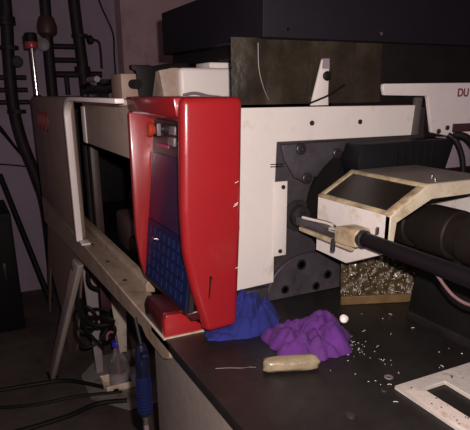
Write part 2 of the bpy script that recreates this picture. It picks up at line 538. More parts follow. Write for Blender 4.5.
# ------------------------------------------------------------------ fixed platen
pl = thing('fixed_platen', (-1.5, 1.05, 1.0), 'dark grey steel platen with bolts behind the white frame', 'machine part')
bm = NB(); box(bm, (-1.62, .72, 1.0), (-1.40, 1.42, 1.585), .006); part('plate', bm, platen, pl)
bm = NB()
prism(bm, [(.845, 1.487), (1.085, 1.49), (1.085, 1.455), (.985, 1.385), (.925, 1.37), (.895, 1.385), (.858, 1.44)], 'X', -1.402, -1.388, .005, 2)
part('clamp_plate', bm, platen2, pl, 'lighter grey clamp plate')
bm = NB(); cyl(bm, (-1.402, 1.13, 1.28), (-1.385, 1.13, 1.28), .185, n=48); part('bore_shade', bm, dark, pl, 'black disc for the shaded recess')  # flat black disc; the shadow in the recess is painted by its colour
for y, z, r in ((.912, 1.472, .017), (1.047, 1.452, .016), (.937, 1.381, .017)):
    bm = NB(); lathe(bm, [(r, 0), (r, .008), (r * .85, .010), (r * .5, .010), (r * .48, .004), (.001, .004)], (-1.389, y, z), (1, 0, 0), 20); part('socket_bolt', bm, bolt, pl)
bm = NB(); lathe(bm, [(.05, 0), (.05, .012), (.035, .014), (.033, .03), (.016, .032), (.014, .06), (.001, .06)], (-1.405, .915, 1.265), (1, 0, 0), 28); part('pull_rod_boss', bm, bolt, pl, 'dark round boss')
bm = NB()
pts = []
for k in range(15):
    a = PI * (k / 14.0)
    pts.append((.955 - math.cos(a) * .155, 1.015 + math.sin(a) * .125))
prism(bm, [(.80, 1.0)] + pts + [(1.11, 1.0)], 'X', -1.402, -1.382, .003, 1)
part('lower_flange', bm, platen2, pl, 'lighter round flange')
for y, z, r in ((.925, 1.105, .018), (1.03, 1.055, .016), (.985, 1.022, .015), (.865, 1.03, .015)):
    bm = NB(); lathe(bm, [(r, 0), (r * .9, .004), (r * .6, .004), (r * .55, .001), (.001, .001)], (-1.383, y, z), (1, 0, 0), 18); part('flange_bolt', bm, dark, pl)
bm = NB(); box(bm, (-1.40, .715, 1.0), (-1.372, .80, 1.052), .006); part('foot_block', bm, platen2, pl)

# white guard frame
gf = thing('guard_frame', (-1.38, .7, 1.055), 'white right angled guard frame plate beside the red box', 'guard frame')
bm = NB()
prism(bm, [(.655, 1.057), (.655, 1.595), (1.347, 1.592), (1.340, 1.495), (.823, 1.497), (.819, 1.381), (.819, 1.064)], 'X', -1.388, -1.376, .0015, 1)
part('frame_plate', bm, white, gf)
bm = NB(); box(bm, (-1.384, .814, 1.15), (-1.373, .860, 1.381), .001); part('cover_strip', bm, white, gf, 'narrow white strip')
for y, z in ((.942, 1.547), (1.122, 1.545)):
    bm = NB(); hexbolt(bm, (-1.376, y, z), (1, 0, 0), .0075, .003); part('screw', bm, bolt, gf)
for y, z in ((.845, 1.364), (.838, 1.165)):
    bm = NB(); hexbolt(bm, (-1.373, y, z), (1, 0, 0), .0065, .003); part('screw', bm, bolt, gf)
bm = NB(); box(bm, (-1.378, .80, 1.425), (-1.374, .845, 1.428)); box(bm, (-1.378, .80, 1.432), (-1.374, .845, 1.435)); part('wire_clip', bm, chrome, gf)
bm = NB()
prism(bm, [(1.352, 1.495), (1.378, 1.495), (1.384, 1.615), (1.358, 1.615)], 'X', -1.40, -1.384, .002); part('end_strip', bm, mat('dull_strip', (.10, .085, .08), .6), gf, 'grey end strip')

# ------------------------------------------------------------------ hood and curtain
hd = thing('overhead_hood', (-1.7, 1.4, 1.60), 'large blue black overhead hood with dusty plastic skirt below', 'hood')
bm = NB(); box(bm, (-2.165, .765, 1.777), (-1.362, 2.4, 1.93), .004); part('housing', bm, navyhood, hd)
bm = NB(); box(bm, (-2.16, .80, 1.735), (-1.62, 2.2, 1.777), .004); part('under_rail', bm, dark, hd)
for y, z in ((.842, 1.80), (1.17, 1.80)):
    bm = NB(); hexbolt(bm, (-1.362, y, z), (1, 0, 0), .005, .003, False); part('screw', bm, chrome, hd)


def strip(y0, y1, x, seed, z0=1.602, z1=1.779):
    bm = NB()
    nu, nv = 12, 10
    g = []
    for i in range(nu + 1):
        row = []
        for j in range(nv + 1):
            y = y0 + (y1 - y0) * i / nu
            z = z1 + (z0 - z1) * j / nv
            dx = .010 * noise.noise(Vector((y * 9, z * 5, seed))) + .006 * math.sin(i / nu * PI)
            row.append(bm.verts.new((x + dx, y, z)))
        g.append(row)
    for i in range(nu):
        for j in range(nv):
            bm.faces.new((g[i][j], g[i + 1][j], g[i + 1][j + 1], g[i][j + 1]))
    r = bmesh.ops.extrude_face_region(bm, geom=bm.faces[:])
    for v in r['geom']:
        if isinstance(v, bmesh.types.BMVert):
            v.co.x -= .003
    bmesh.ops.recalc_face_normals(bm, faces=bm.faces[:])
    return bm


for k, (a, b) in enumerate(((.692, .80), (.785, .965), (.955, 1.115), (1.105, 1.25))):
    part('skirt_strip', strip(a, b, -1.405 - .007 * (k % 2), k * 3.1), curtain, hd)
bm = NB(); box(bm, (-1.46, 1.22, 1.60), (-1.40, 2.3, 1.779), .003); part('dark_skirt', bm, dark, hd, 'black rear skirt')
bm = NB(); tube(bm, [(-1.388, .765, 1.765), (-1.388, .768, 1.70), (-1.387, .782, 1.65), (-1.388, .800, 1.615)], .0013, 6); part('skirt_crease', bm, greybtn, hd, 'pale crease in the skirt')

tgp = thing('bracket_tab', (-1.384, .97, 1.60), 'narrow white upright bracket with black knob above the white frame', 'bracket')
bm = NB(); prism(bm, [(.940, 1.597), (1.003, 1.597), (1.0, 1.63), (1.0, 1.725), (.974, 1.725)], 'X', -1.387, -1.380, .001); part('plate', bm, white, tgp)
bm = NB(); prism(bm, [(.974, 1.7), (1.0, 1.7), (.998, 1.728), (.976, 1.728)], 'X', -1.389, -1.378); part('grey_tip', bm, lilac, tgp, 'lilac grey tip')
bm = NB(); lathe(bm, [(.012, 0), (.014, .008), (.008, .014), (.001, .014)], (-1.381, .990, 1.68), (1, 0, 0), 16); part('knob', bm, dark, tgp)
bm = NB(); tube(bm, [(-1.378, .935, 1.604), (-1.376, .965, 1.614), (-1.377, 1.0, 1.626), (-1.382, 1.06, 1.655)], .003, 6); part('wire', bm, rubber, tgp)

# ------------------------------------------------------------------ rear cover with lettering
rc = thing('rear_cover', (-1.335, 1.45, 1.49), 'white rear cover with dark red lettering at right edge', 'machine cover')
bm = NB()
prism(bm, [(1.173, 1.624), (1.345, 1.620), (1.352, 1.618), (1.384, 1.505), (1.48, 1.487), (1.75, 1.475), (1.75, 1.662), (1.168, 1.657), (1.166, 1.645)], 'X', -1.345, -1.33, .002, 1)
part('plate', bm, mat('aged_cover_enamel', (.62, .56, .55), .5, var=.08, dirt=(.36, .28, .24), dirt_amt=.25), rc)
text('lettering', 'DU', .036, (-1.3295, 1.480, 1.617), (PI / 2, 0, PI / 2), textred, rc)
bm = NB(); box(bm, (-1.331, 1.474, 1.502), (-1.327, 1.70, 1.530), .002); pl1 = part('name_plate', bm, mat('maroon_plate', (.045, .016, .022), .45, var=.2), rc, 'dark maroon plate')
for y, z in ((1.450, 1.518), (1.412, 1.508)):
    bm = NB(); hexbolt(bm, (-1.33, y, z), (1, 0, 0), .008, .004); part('screw', bm, bolt, rc)
bm = NB()
prism(bm, [(1.40, 1.375), (1.46, 1.485), (1.75, 1.475), (1.75, 1.375)], 'X', -1.385, -1.373, .001); part('lower_plate', bm, lilac, rc, 'lilac grey lower plate')
bm = NB(); tube(bm, [(-1.31, 1.435, 1.498), (-1.29, 1.452, 1.48), (-1.28, 1.472, 1.44), (-1.275, 1.482, 1.40), (-1.275, 1.488, 1.36)], .009, 10); part('hose', bm, rubber, rc)
bm = NB(); tube(bm, [(-1.29, 1.44, 1.50), (-1.27, 1.475, 1.49), (-1.26, 1.51, 1.455), (-1.25, 1.53, 1.41)], .012, 10); part('hose', bm, rubber, rc)

mh = thing('motor_housing', (-1.32, 1.2, 1.38), 'black boxy housing behind the purge guard under rear cover', 'housing')
bm = NB()
prism(bm, [(1.05, 1.435), (1.07, 1.375), (1.41, 1.372), (1.445, 1.478), (1.425, 1.487), (1.065, 1.484)], 'X', -1.37, -1.285, .006, 2)
part('shell', bm, mat('blue_black_housing', (.006, .006, .008), .6, var=.3, spec=.2), mh)
bm = NB()
for k in range(6):
    box(bm, (-1.286, 1.19 + k * .03, 1.41), (-1.281, 1.205 + k * .03, 1.47), .001)
part('vent_fin', bm, dark, mh)

# ------------------------------------------------------------------ purge guard
pg = thing('purge_guard', (-1.13, 1.1, 1.18), 'white open fronted purge guard with dark sloping window', 'guard')
G0, G1 = -1.285, -.985
yL, zL, yT, zT, yR = .91, 1.345, 1.03, 1.412, 1.30
bm = NB(); prism(bm, [(G0, 1.182), (-1.14, 1.180), (G1 + .005, 1.252), (G1 + .005, zL), (G0, zL)], 'Y', yL, yL + .01, .002, 1); part('side_panel', bm, guardwhite, pg)
bm = NB(); prism(bm, [(yT - .005, zT), (1.18, zT + .001), (yR - .02, zT), (yR - .02, zT - .01), (yT - .005, zT - .01)], 'X', G0, G1, .002, 1); part('top_panel', bm, mat('dirty_guard_top', (.20, .165, .14), .45, var=.3, scale=15, dirt=(.10, .07, .04), dirt_amt=.4), pg, 'dirty grey brown top panel')


def slope(x0, x1, t0, t1, lift, thick, bev=0.0):
    d = Vector((yT - yL, zT - zL))
    n = Vector((-d.y, d.x)).normalized()
    a = Vector((yL, zL)) + d * t0 + n * lift
    b = Vector((yL, zL)) + d * t1 + n * lift
    c, e = b - n * thick, a - n * thick
    bm = NB(); prism(bm, [tuple(a), tuple(b), tuple(c), tuple(e)], 'X', x0, x1, bev, 2)
    return bm


for nm, (x0, x1, t0, t1) in dict(a=(G0, G1 + .004, 0, .10), b=(G0, G1 + .004, .90, 1.0), c=(G0, G0 + .018, .1, .9), d=(G1 - .022, G1 + .002, .1, .9)).items():
    part('window_frame', slope(x0, x1, t0, t1, .004, .012, .002), stain, pg, 'yellowed window frame')
part('window_pane', slope(G0 + .015, G1 - .019, .08, .92, 0, .004), glassd, pg, 'dark grimy pane')
bm = NB(); prism(bm, [(yR - .02, zT), (yR + .05, zT - .05), (yR + .05, 1.22), (yR + .04, 1.22), (yR + .04, zT - .055), (yR - .025, zT - .01)], 'X', G0, G1, .002, 1); part('far_panel', bm, guardwhite, pg)
outer = [(yL, 1.25), (yL, zL), (yT, zT + .002), (yR - .02, zT + .002), (yR + .052, zT - .05), (yR + .052, 1.25)]
inner = [(yR + .028, 1.25), (yR + .028, zT - .066), (yR - .032, zT - .034), (yT + .012, zT - .036), (yL + .022, zL - .018), (yL + .014, 1.25)]
bm = NB(); prism(bm, outer + inner, 'X', G1 - .012, G1 + .006, .0015, 1); part('front_rim', bm, mat('rim_enamel', (.56, .49, .37), .45, var=.2, scale=14, dirt=(.30, .20, .08), dirt_amt=.35, dirt_scale=12), pg, 'cream front rim')
for x, y in ((-1.06, 1.09), (-1.05, 1.10)):
    pass
for x, y in ((-1.075, 1.135), (-1.03, 1.10)):
    bm = NB(); hexbolt(bm, (x, y, zT), (0, 0, 1), .005, .005, False); part('screw', bm, chrome, pg)

# injection barrel inside the guard, running towards the hopper
ib = thing('injection_barrel', (-.8, 1.13, 1.28), 'dark brown heater barrel lying inside the open purge guard', 'barrel')
bm = NB(); lathe(bm, [(.015, 0), (.022, .03), (.035, .06), (.05, .08), (.055, .20), (.055, .95)], (-1.36, 1.13, 1.275), (1, 0, 0), 28); part('barrel', bm, barrelm, ib)
for x in (-1.20, -1.06, -.92, -.78):
    bm = NB(); lathe(bm, [(.062, 0), (.066, .004), (.066, .10), (.062, .104)], (x, 1.13, 1.275), (1, 0, 0), 28); part('heater_band', bm, barrelm, ib)
cg = thing('injection_carriage', (-.7, 1.35, 1.0), 'black carriage casting below the barrel at the right edge', 'machine part')
bm = NB(); prism(bm, [(1.09, 1.0), (1.12, 1.195), (1.20, 1.203), (1.5, 1.203), (1.55, 1.0)], 'X', -1.08, -.42, .01, 2); part('casting', bm, dark, cg)
bm = NB(); box(bm, (-1.08, 1.09, 1.0), (-.4, 1.13, 1.03), .004); part('slide_rail', bm, steel, cg)
for x in (-.95, -.81, -.55):
    bm = NB(); box(bm, (x, 1.11, 1.19), (x + .02, 1.15, 1.219), .003); part('barrel_saddle', bm, dark, cg)

# carriage cylinder
cc = thing('carriage_cylinder', (-.9, .865, 1.27), 'black hydraulic cylinder with chrome fork in front of purge guard', 'cylinder')
RY, RZ = .868, 1.284
bm = NB(); lathe(bm, [(.014, 0), (.0185, .003), (.0185, .62), (.014, .625)], (-1.022, RY, RZ), (1, 0, -.012), 28); part('cylinder_tube', bm, mat('gloss_black', (.006, .005, .006), .4, var=.2, spec=.3), cc)
bm = NB(); lathe(bm, [(.019, 0), (.0225, .002), (.0225, .014), (.019, .016)], (-1.032, RY, RZ), (1, 0, 0), 28); part('gland_nut', bm, bolt, cc)
bm = NB(); prism(bm, [(-1.115, 1.258), (-1.115, 1.298), (-1.085, 1.306), (-1.028, 1.306), (-1.028, 1.262), (-1.085, 1.256)], 'Y', .846, .894, .004, 2); part('clevis_block', bm, stain, cc, 'yellowed clevis block')
bm = NB(); tube(bm, [(-1.30, .872, 1.283), (-1.25, .872, 1.286), (-1.18, .872, 1.291), (-1.145, .870, 1.288), (-1.124, .866, 1.275), (-1.118, .862, 1.256)], .006, 12); part('shackle_rod', bm, chrome, cc, 'bent chrome rod')
bm = NB(); box(bm, (-1.305, .860, 1.243), (-1.06, .872, 1.255), .002); part('lower_bar', bm, stain, cc, 'cream lower bar')
bm = NB(); box(bm, (-1.345, .874, 1.250), (-1.13, .880, 1.278), .002); part('fork_web', bm, platen2, cc)
bm = NB(); cyl(bm, (-1.125, .852, 1.228), (-1.125, .852, 1.260), .006); part('clevis_pin', bm, bolt, cc)
bm = NB(); cyl(bm, (-1.16, .868, RZ - .005), (-1.08, .868, RZ - .002), .008); part('piston_rod', bm, chrome, cc)
bm = NB(); cyl(bm, (-.975, .868, 1.309), (-.975, .868, 1.325), .004, n=10); part('grease_nipple', bm, chrome, cc)
bm = NB(); tube(bm, [(-.81, .872, 1.274), (-.790, .88, 1.256), (-.767, .88, 1.240), (-.738, .88, 1.225), (-.699, .88, 1.221), (-.64, .88, 1.235), (-.60, .875, 1.272)], .0035, 8); part('hose', bm, wirem, cc, 'thin reddish hose')

# splash plate with shavings
sp = thing('splash_plate', (-1.22, 1.11, 1.0), 'yellow stained splash plate below the purge guard', 'plate')
P0, P1 = Vector((-1.268, .995, 1.0)), Vector((-1.178, 1.235, 1.0))
nrm = Vector((P1.y - P0.y, -(P1.x - P0.x), 0)).normalized()
bm = NB()
nu, nv = 40, 24
g = []
for i in range(nu + 1):
    row = []
    for j in range(nv + 1):
        p = P0.lerp(P1, i / nu)
        p.z = 1.0 + .168 * j / nv
        p += nrm * (.010 * noise.noise(Vector((i * .35, j * .4, 2))) + .014 * (1 - j / nv) ** 2)
        row.append(bm.verts.new(p))
    g.append(row)
for i in range(nu):
    for j in range(nv):
        bm.faces.new((g[i][j], g[i + 1][j], g[i + 1][j + 1], g[i][j + 1]))
r = bmesh.ops.extrude_face_region(bm, geom=bm.faces[:])
for v in r['geom']:
    if isinstance(v, bmesh.types.BMVert):
        v.co -= nrm * .006
bmesh.ops.recalc_face_normals(bm, faces=bm.faces[:])
part('plate', bm, splash, sp)
bm = NB()
a, b = P0 + nrm * .02, P1 + nrm * .02
vs = []
prism(bm, [(a.x, a.y), (b.x, b.y), (b.x - nrm.x * .012, b.y - nrm.y * .012), (a.x - nrm.x * .012, a.y - nrm.y * .012)], 'Z', 1.0, 1.028, .002, 1)
part('lower_edge', bm, mat('ochre_edge', (.15, .09, .035), .5, var=.4, scale=20), sp, 'ochre lower edge')
bm = NB()
for k in range(150):
    u, v = random.random() ** 1.0, random.random()
    p = P0.lerp(P1, u)
    p.z = 1.03 + .135 * v
    p += nrm * random.uniform(.012, .018)
    d = Vector((random.uniform(-.4, .4), random.uniform(-1, 1), random.uniform(-.6, .8))).normalized()
    l = random.choice((.001, .0015, .002, .003, .006))
    tube(bm, [p - d * l, p + nrm * .002, p + d * l], random.uniform(.0005, .0012), 5, 2)
sh = part('plastic_shavings', bm, shavem, sp, 'glinting plastic strings')
sh['kind'] = 'stuff'

bm = NB()
for k in range(70):
    x, y = random.uniform(-1.2, -.75), random.uniform(.70, 1.08)
    if random.random() < .55:
        x, y = random.gauss(-.99, .045), random.gauss(.845, .03)
    if y < .56 + (x + 1.2) * 0:
        continue
    l = random.choice((.001, .0015, .002, .005))
    a = random.uniform(0, PI)
    d = Vector((math.cos(a), math.sin(a), random.uniform(-.1, .1)))
    p = Vector((x, y, 1.0013))
    tube(bm, [p - d * l, p + Vector((0, 0, .001)), p + d * l], random.uniform(.0004, .0009), 5, 2)
o = single('plastic_crumbs', bm, shavem, (-.98, .85, 1.0), 'pale plastic crumbs scattered on the dark oily table top', 'crumbs')
o['kind'] = 'stuff'


# ------------------------------------------------------------------ cloths, lump and bits on the bed
def cloth(cx, cy, rx, ry, rot, hfun, seed, rim, nr=44, na=120):
    bm = NB()
    rings = []
    for i in range(nr + 1):
        t = i / nr
        ring = []
        for k in range(na):
            a = 2 * PI * k / na
            R = 1 + rim * noise.noise(Vector((math.cos(a) * 1.6, math.sin(a) * 1.6, seed))) + rim * .45 * noise.noise(Vector((math.cos(a) * 4.5, math.sin(a) * 4.5, seed + 5)))
            lx, ly = math.cos(a) * rx * R * t, math.sin(a) * ry * R * t
            x = cx + lx * math.cos(rot) - ly * math.sin(rot)
            y = cy + lx * math.sin(rot) + ly * math.cos(rot)
            q = Vector((x, y, 0))
            w1 = abs(noise.noise(q * 17 + Vector((seed, 0, 0))))
            w2 = abs(noise.noise(q * 34 + Vector((0, seed, 3))))
            w3 = noise.noise(q * 70 + Vector((0, 2, seed)))
            env = (1 - t ** 2.2)
            z = hfun(x, y) * (1 - t ** 3.0) * (.80 + .55 * noise.noise(q * 9 + Vector((0, seed, 0))) - .30 * max(0, .22 - w1) / .22 - .10 * max(0, .2 - w2) / .2) + .002 * w3 * (1 - t ** 6) + .005 + .010 * w1 * (1 - t ** 8) + .005 * w2 * (1 - t ** 8)
            ring.append(bm.verts.new((x, y, 1.0 + max(z, .004))))
        rings.append(ring)
    for A, B in zip(rings, rings[1:]):
        for k in range(na):
            try:
                bm.faces.new((A[k], A[(k + 1) % na], B[(k + 1) % na], B[k]))
            except ValueError:
                pass
    bmesh.ops.remove_doubles(bm, verts=bm.verts[:], dist=1e-5)
    e = bmesh.ops.extrude_edge_only(bm, edges=[e for e in bm.edges if e.is_boundary])
    for v in e['geom']:
        if isinstance(v, bmesh.types.BMVert):
            v.co.z = 1.0005
    bmesh.ops.recalc_face_normals(bm, faces=bm.faces[:])
    return bm


def hb(x, y):
    h = .105
    if x < -1.17 and y < .66:
        h = min(h, max(.012, .022 + (y - .60) * 1.6))
    return h


single('blue_cloth', cloth(-1.25, .642, .078, .118, .1, hb, 3.3, .25), bluecloth, (-1.25, .652, 1.0), 'crumpled blue cloth on table top against red control box', 'cloth', ang=80)
single('purple_cloth', cloth(-1.085, .758, .115, .108, -.3, lambda x, y: .062, 8.1, .32), purcloth, (-1.085, .768, 1.0), 'crumpled purple cloth spread on the dark table top', 'cloth', ang=80)

bm = NB()
bmesh.ops.create_icosphere(bm, subdivisions=4, radius=1.0)
ax = Vector((.33, .94, 0)).normalized()
ay = Vector((.94, -.33, 0)).normalized()
for v in bm.verts:
    c = v.co.copy()
    sx = math.copysign(abs(c.x) ** .62, c.x)
    f = (1 - min(1, abs(sx)) ** 5) ** .2 / max(.05, math.sqrt(max(1e-4, 1 - c.x * c.x))) if abs(c.x) < .995 else 1
    c.y *= min(f, 3)
    c.z *= min(f, 3)
    k = 1 + .09 * noise.noise(c * 1.8) + .03 * noise.noise(c * 5)
    v.co = Vector((-.975, .632, 1.0185)) + ax * sx * .068 * k + ay * c.y * .0205 * k + Vector((0, 0, max(-.0185, c.z * .0195 * k)))
single('plastic_lump', bm, lumpm, (-.975, .632, 1.0), 'pale yellowish sausage shaped plastic lump lying before the cloths', 'lump', ang=80)

bm = NB()
tube(bm, [(-1.062, .472, 1.002), (-1.05, .50, 1.0025), (-1.035, .53, 1.002), (-1.03, .55, 1.002), (-1.022, .562, 1.002)], .0005, 6)
single('thin_wire', bm, greybtn, (-1.04, .53, 1.0), 'thin pale strand lying on table top left of the plastic lump', 'wire')
bm = NB(); lathe(bm, [(.010, 0), (.012, .002), (.012, .007), (.006, .010), (.001, .010)], (-.753, .637, 1.0), n=16)
single('loose_bolt', bm, bolt, (-.753, .637, 1.0), 'dark bolt head on the table top near the bottom edge', 'bolt')
bm = NB(); lathe(bm, [(.0055, 0), (.010, 0), (.0105, .0012), (.010, .0022), (.0055, .0022), (.0055, 0)], (-.841, .815, 1.0), n=20, closed=False)
single('steel_washer', bm, greybtn, (-.841, .815, 1.0), 'small grey washer just left of the white base frame corner', 'washer')
bm = NB(); lathe(bm, [(.006, 0), (.008, .001), (.007, .005), (.001, .006)], (-.80, .765, 1.0), n=14)
single('small_nut', bm, bolt, (-.80, .765, 1.0), 'tiny dark nut between washer and white base frame', 'nut')
bm = NB(); bmesh.ops.create_icosphere(bm, subdivisions=3, radius=.011)
for v in bm.verts:
    v.co = v.co * (1 + .3 * noise.noise(v.co * 90)) + Vector((-1.05, .842, 1.062))
single('pale_plug', bm, ragm, (-1.05, .842, 1.062), 'small pale plastic blob resting on the purple cloth', 'blob')

# white frame plate at the bottom right corner
bp_ = thing('base_frame', (-.7, .9, 1.0), 'white painted flat frame with rectangular opening at bottom right', 'frame')
bm = NB()
pts = [(-.795, .79), (-.795, 1.10), (-.45, 1.10), (-.45, .90), (-.757, .905), (-.757, .838), (-.45, .838), (-.45, .79)]
prism(bm, pts, 'Z', 1.0, 1.010, .0015, 1)
part('frame_plate', bm, mat('worn_white_plate', (.46, .42, .38), .5, var=.15, scale=18, dirt=(.24, .19, .15), dirt_amt=.3, dirt_scale=20, bump=.15), bp_)
bm = NB(); prism(bm, [(-.765, .792), (-.762, .815), (-.748, .82), (-.742, .834), (-.45, .834), (-.45, .792)], 'Z', 1.010, 1.0125, .0008, 1)
part('worn_strip', bm, mat('strip_enamel', (.60, .52, .46), .45, var=.15, scale=25, dirt=(.35, .24, .18), dirt_amt=.35, dirt_scale=25), bp_, 'cleaner white strip')
bm = NB()
for k in range(26):
    x, y = random.uniform(-.79, -.62), random.choice((random.uniform(.795, .83), random.uniform(.92, 1.03)))
    s = random.uniform(.0008, .0025)
    box(bm, (x, y, 1.0125), (x + s * 1.5, y + s, 1.0135))
part('debris', bm, dark, bp_)['kind'] = 'stuff'

# ------------------------------------------------------------------ things on the cover roof
wb = thing('white_cover_box', (-1.8, .7, 1.618), 'pale rounded cover box on the machine roof under the hood', 'cover')
bm = NB(); box(bm, (-1.98, .655, 1.618), (-1.70, .86, 1.712), .012, 3); part('shell', bm, white, wb)
bm = NB(); prism(bm, [(.605, 1.618), (.590, 1.712), (.66, 1.712), (.66, 1.618)], 'X', -1.97, -1.72, .003); part('side_flange', bm, beige, wb, 'beige side flange')
bm = NB(); tube(bm, [(-1.692, .66, 1.628), (-1.690, .70, 1.634), (-1.692, .75, 1.624), (-1.69, .79, 1.620)], .005, 8); part('lever', bm, greybtn, wb)
bm = NB(); box(bm, (-1.86, .775, 1.712), (-1.74, .90, 1.732), .006); part('lid_lug', bm, white, wb)
jb = thing('junction_box', (-1.75, .5, 1.618), 'small tan junction box on roof just behind the red box', 'junction box')
bm = NB(); box(bm, (-1.82, .462, 1.618), (-1.70, .52, 1.693), .004); part('case', bm, brown, jb)
bm = NB(); cyl(bm, (-1.70, .497, 1.662), (-1.66, .503, 1.662), .014); part('cable_gland', bm, dark, jb)
kb2 = thing('black_bracket', (-1.72, .535, 1.618), 'black upright bracket between junction box and pale cover box', 'bracket')
bm = NB(); prism(bm, [(.515, 1.618), (.508, 1.70), (.495, 1.705), (.495, 1.718), (.555, 1.718), (.572, 1.70), (.555, 1.618)], 'X', -1.72, -1.69, .002); part('plate', bm, dark, kb2)
bm = NB(); tube(bm, [(-1.70, .55, 1.705), (-1.72, .62, 1.716), (-1.75, .70, 1.722)], .008, 8); part('arm', bm, dark, kb2)
rail_ = thing('cable_bundle', (-2.3, .55, 1.618), 'tangle of black cables and fittings on the roof behind white tube', 'cables')
for pts, r in (
        ([(-2.45, .50, 1.64), (-2.2, .50, 1.655), (-2.0, .49, 1.65), (-1.84, .485, 1.66)], .010),
        ([(-2.35, .55, 1.68), (-2.2, .54, 1.672), (-2.05, .53, 1.684), (-1.95, .53, 1.69), (-1.84, .50, 1.68)], .007),
        ([(-2.35, .52, 1.635), (-2.1, .51, 1.645), (-1.95, .50, 1.63), (-1.83, .49, 1.64)], .008),
        ([(-2.5, .56, 1.627), (-2.2, .52, 1.63), (-1.9, .48, 1.628)], .009),
        ([(-2.2, .55, 1.627), (-2.18, .55, 1.66), (-2.1, .56, 1.69), (-2.0, .56, 1.70), (-1.95, .55, 1.68), (-1.97, .54, 1.63)], .004)):
    bm = NB(); tube(bm, pts, r, 8); part('cable', bm, rubber, rail_)
bm = NB(); box(bm, (-2.48, .52, 1.618), (-2.30, .66, 1.665), .008); box(bm, (-2.42, .55, 1.665), (-2.34, .62, 1.69), .006); part('connector', bm, dark, rail_)
bm = NB(); cyl(bm, (-2.46, .53, 1.69), (-2.31, .53, 1.69), .012); part('fitting', bm, greybtn, rail_, 'pale grey fitting')

sl = thing('signal_lamp', (-3.6, .45, 1.615), 'red signal lamp on a thin pole at far end of roof', 'lamp')
bm = NB(); cyl(bm, (-3.60, .455, 1.615), (-3.60, .455, 1.90), .011, n=12); part('pole', bm, chrome, sl)
bm = NB(); lathe(bm, [(.034, 0), (.036, .004), (.036, .035), (.034, .038)], (-3.60, .455, 1.89), n=18); part('lens', bm, lampred, sl)
bm = NB(); lathe(bm, [(.038, 0), (.038, .014), (.036, .045), (.028, .05)], (-3.60, .455, 1.926), n=18); part('cap', bm, dark, sl)
bm = NB(); lathe(bm, [(.024, 0), (.024, .008), (.014, .012)], (-3.60, .455, 1.615), n=18); part('base', bm, dark, sl)


# ------------------------------------------------------------------ pipes on the back wall
def flange(bm, p, r, h=.03):
    cyl(bm, (p[0], p[1], p[2] - h), (p[0], p[1], p[2] + h), r, n=18)


pp = thing('wall_pipe', (-4.62, .42, 0), 'thick dark pipe with flanges, leftmost on the back wall', 'pipe', 'dark pipes on the back wall')
bm = NB(); tube(bm, [(-4.62, .45, 3.4), (-4.62, .435, 2.3), (-4.62, .41, 1.9), (-4.62, .40, 1.55), (-4.62, .43, 1.28), (-4.62, .50, 1.0), (-4.62, .55, .7), (-4.62, .55, .0)], .046, 14); part('pipe', bm, pipem, pp)
for z in (2.13, 2.16, 1.96, 1.50):
    bm = NB(); flange(bm, (-4.62, .42, z), .07, .014); part('flange', bm, pipem, pp)
for z in (1.75, 1.66, 1.57):
    bm = NB(); cyl(bm, (-4.62, .22, z), (-4.62, .52, z), .018); part('branch_pipe', bm, pipem, pp)
bm = NB(); lathe(bm, [(.035, 0), (.042, .006), (.042, .014), (.035, .02)], (-4.55, .46, 1.86), (1, 0, 0), 18); part('hand_wheel', bm, pipem, pp)
pp = thing('wall_pipe', (-4.62, .70, 0), 'dark pipe with valve body behind the red signal lamp', 'pipe', 'dark pipes on the back wall')
bm = NB(); tube(bm, [(-4.62, .74, 3.4), (-4.62, .715, 2.3), (-4.62, .705, 2.0), (-4.62, .70, 1.6), (-4.62, .70, .8), (-4.62, .70, 0)], .042, 14); part('pipe', bm, pipem, pp)
bm = NB(); lathe(bm, [(.05, -.07), (.072, -.05), (.075, .0), (.06, .05), (.05, .07)], (-4.62, .71, 2.12), n=18); part('valve_body', bm, mat('brown_valve', (.07, .035, .028), .5, var=.3), pp)
bm = NB(); lathe(bm, [(.03, 0), (.048, .004), (.048, .02), (.03, .024)], (-4.56, .66, 1.985), (1, -.2, 0), 18); part('gauge', bm, greybtn, pp, 'pale round gauge')
pp = thing('wall_pipe', (-4.62, .945, 0), 'dark pipe with ladder of short branches, rightmost on the back wall', 'pipe', 'dark pipes on the back wall')
bm = NB(); tube(bm, [(-4.62, .91, 3.4), (-4.62, .93, 2.3), (-4.62, .945, 2.0), (-4.62, .955, 1.8), (-4.62, .96, 1.4), (-4.62, .96, 0)], .045, 14); part('pipe', bm, pipem, pp)
for z in (2.06, 1.82, 1.79):
    bm = NB(); flange(bm, (-4.62, .95, z), .062, .014); part('flange', bm, pipem, pp)
for z in (1.98, 1.88):
    bm = NB(); cyl(bm, (-4.62, .74, z), (-4.62, .95, z), .02); part('branch_pipe', bm, pipem, pp)
bm = NB(); cyl(bm, (-4.62, .74, 1.775), (-4.62, 1.10, 1.775), .024); part('branch_pipe', bm, pipem, pp)
bm = NB(); cyl(bm, (-4.62, .82, 1.775), (-4.62, .82, 1.62), .02); part('branch_pipe', bm, pipem, pp)
bm = NB(); lathe(bm, [(.02, 0), (.034, .01), (.034, .04), (.02, .05)], (-4.60, 1.0, 2.03), (0, 1, .1), 14); part('cock', bm, pipem, pp)
bm = NB(); tube(bm, [(-4.60, 1.05, 2.035), (-4.60, 1.09, 2.02), (-4.60, 1.10, 1.97), (-4.60, 1.10, 1.82)], .01, 8); part('bent_tube', bm, pipem, pp)

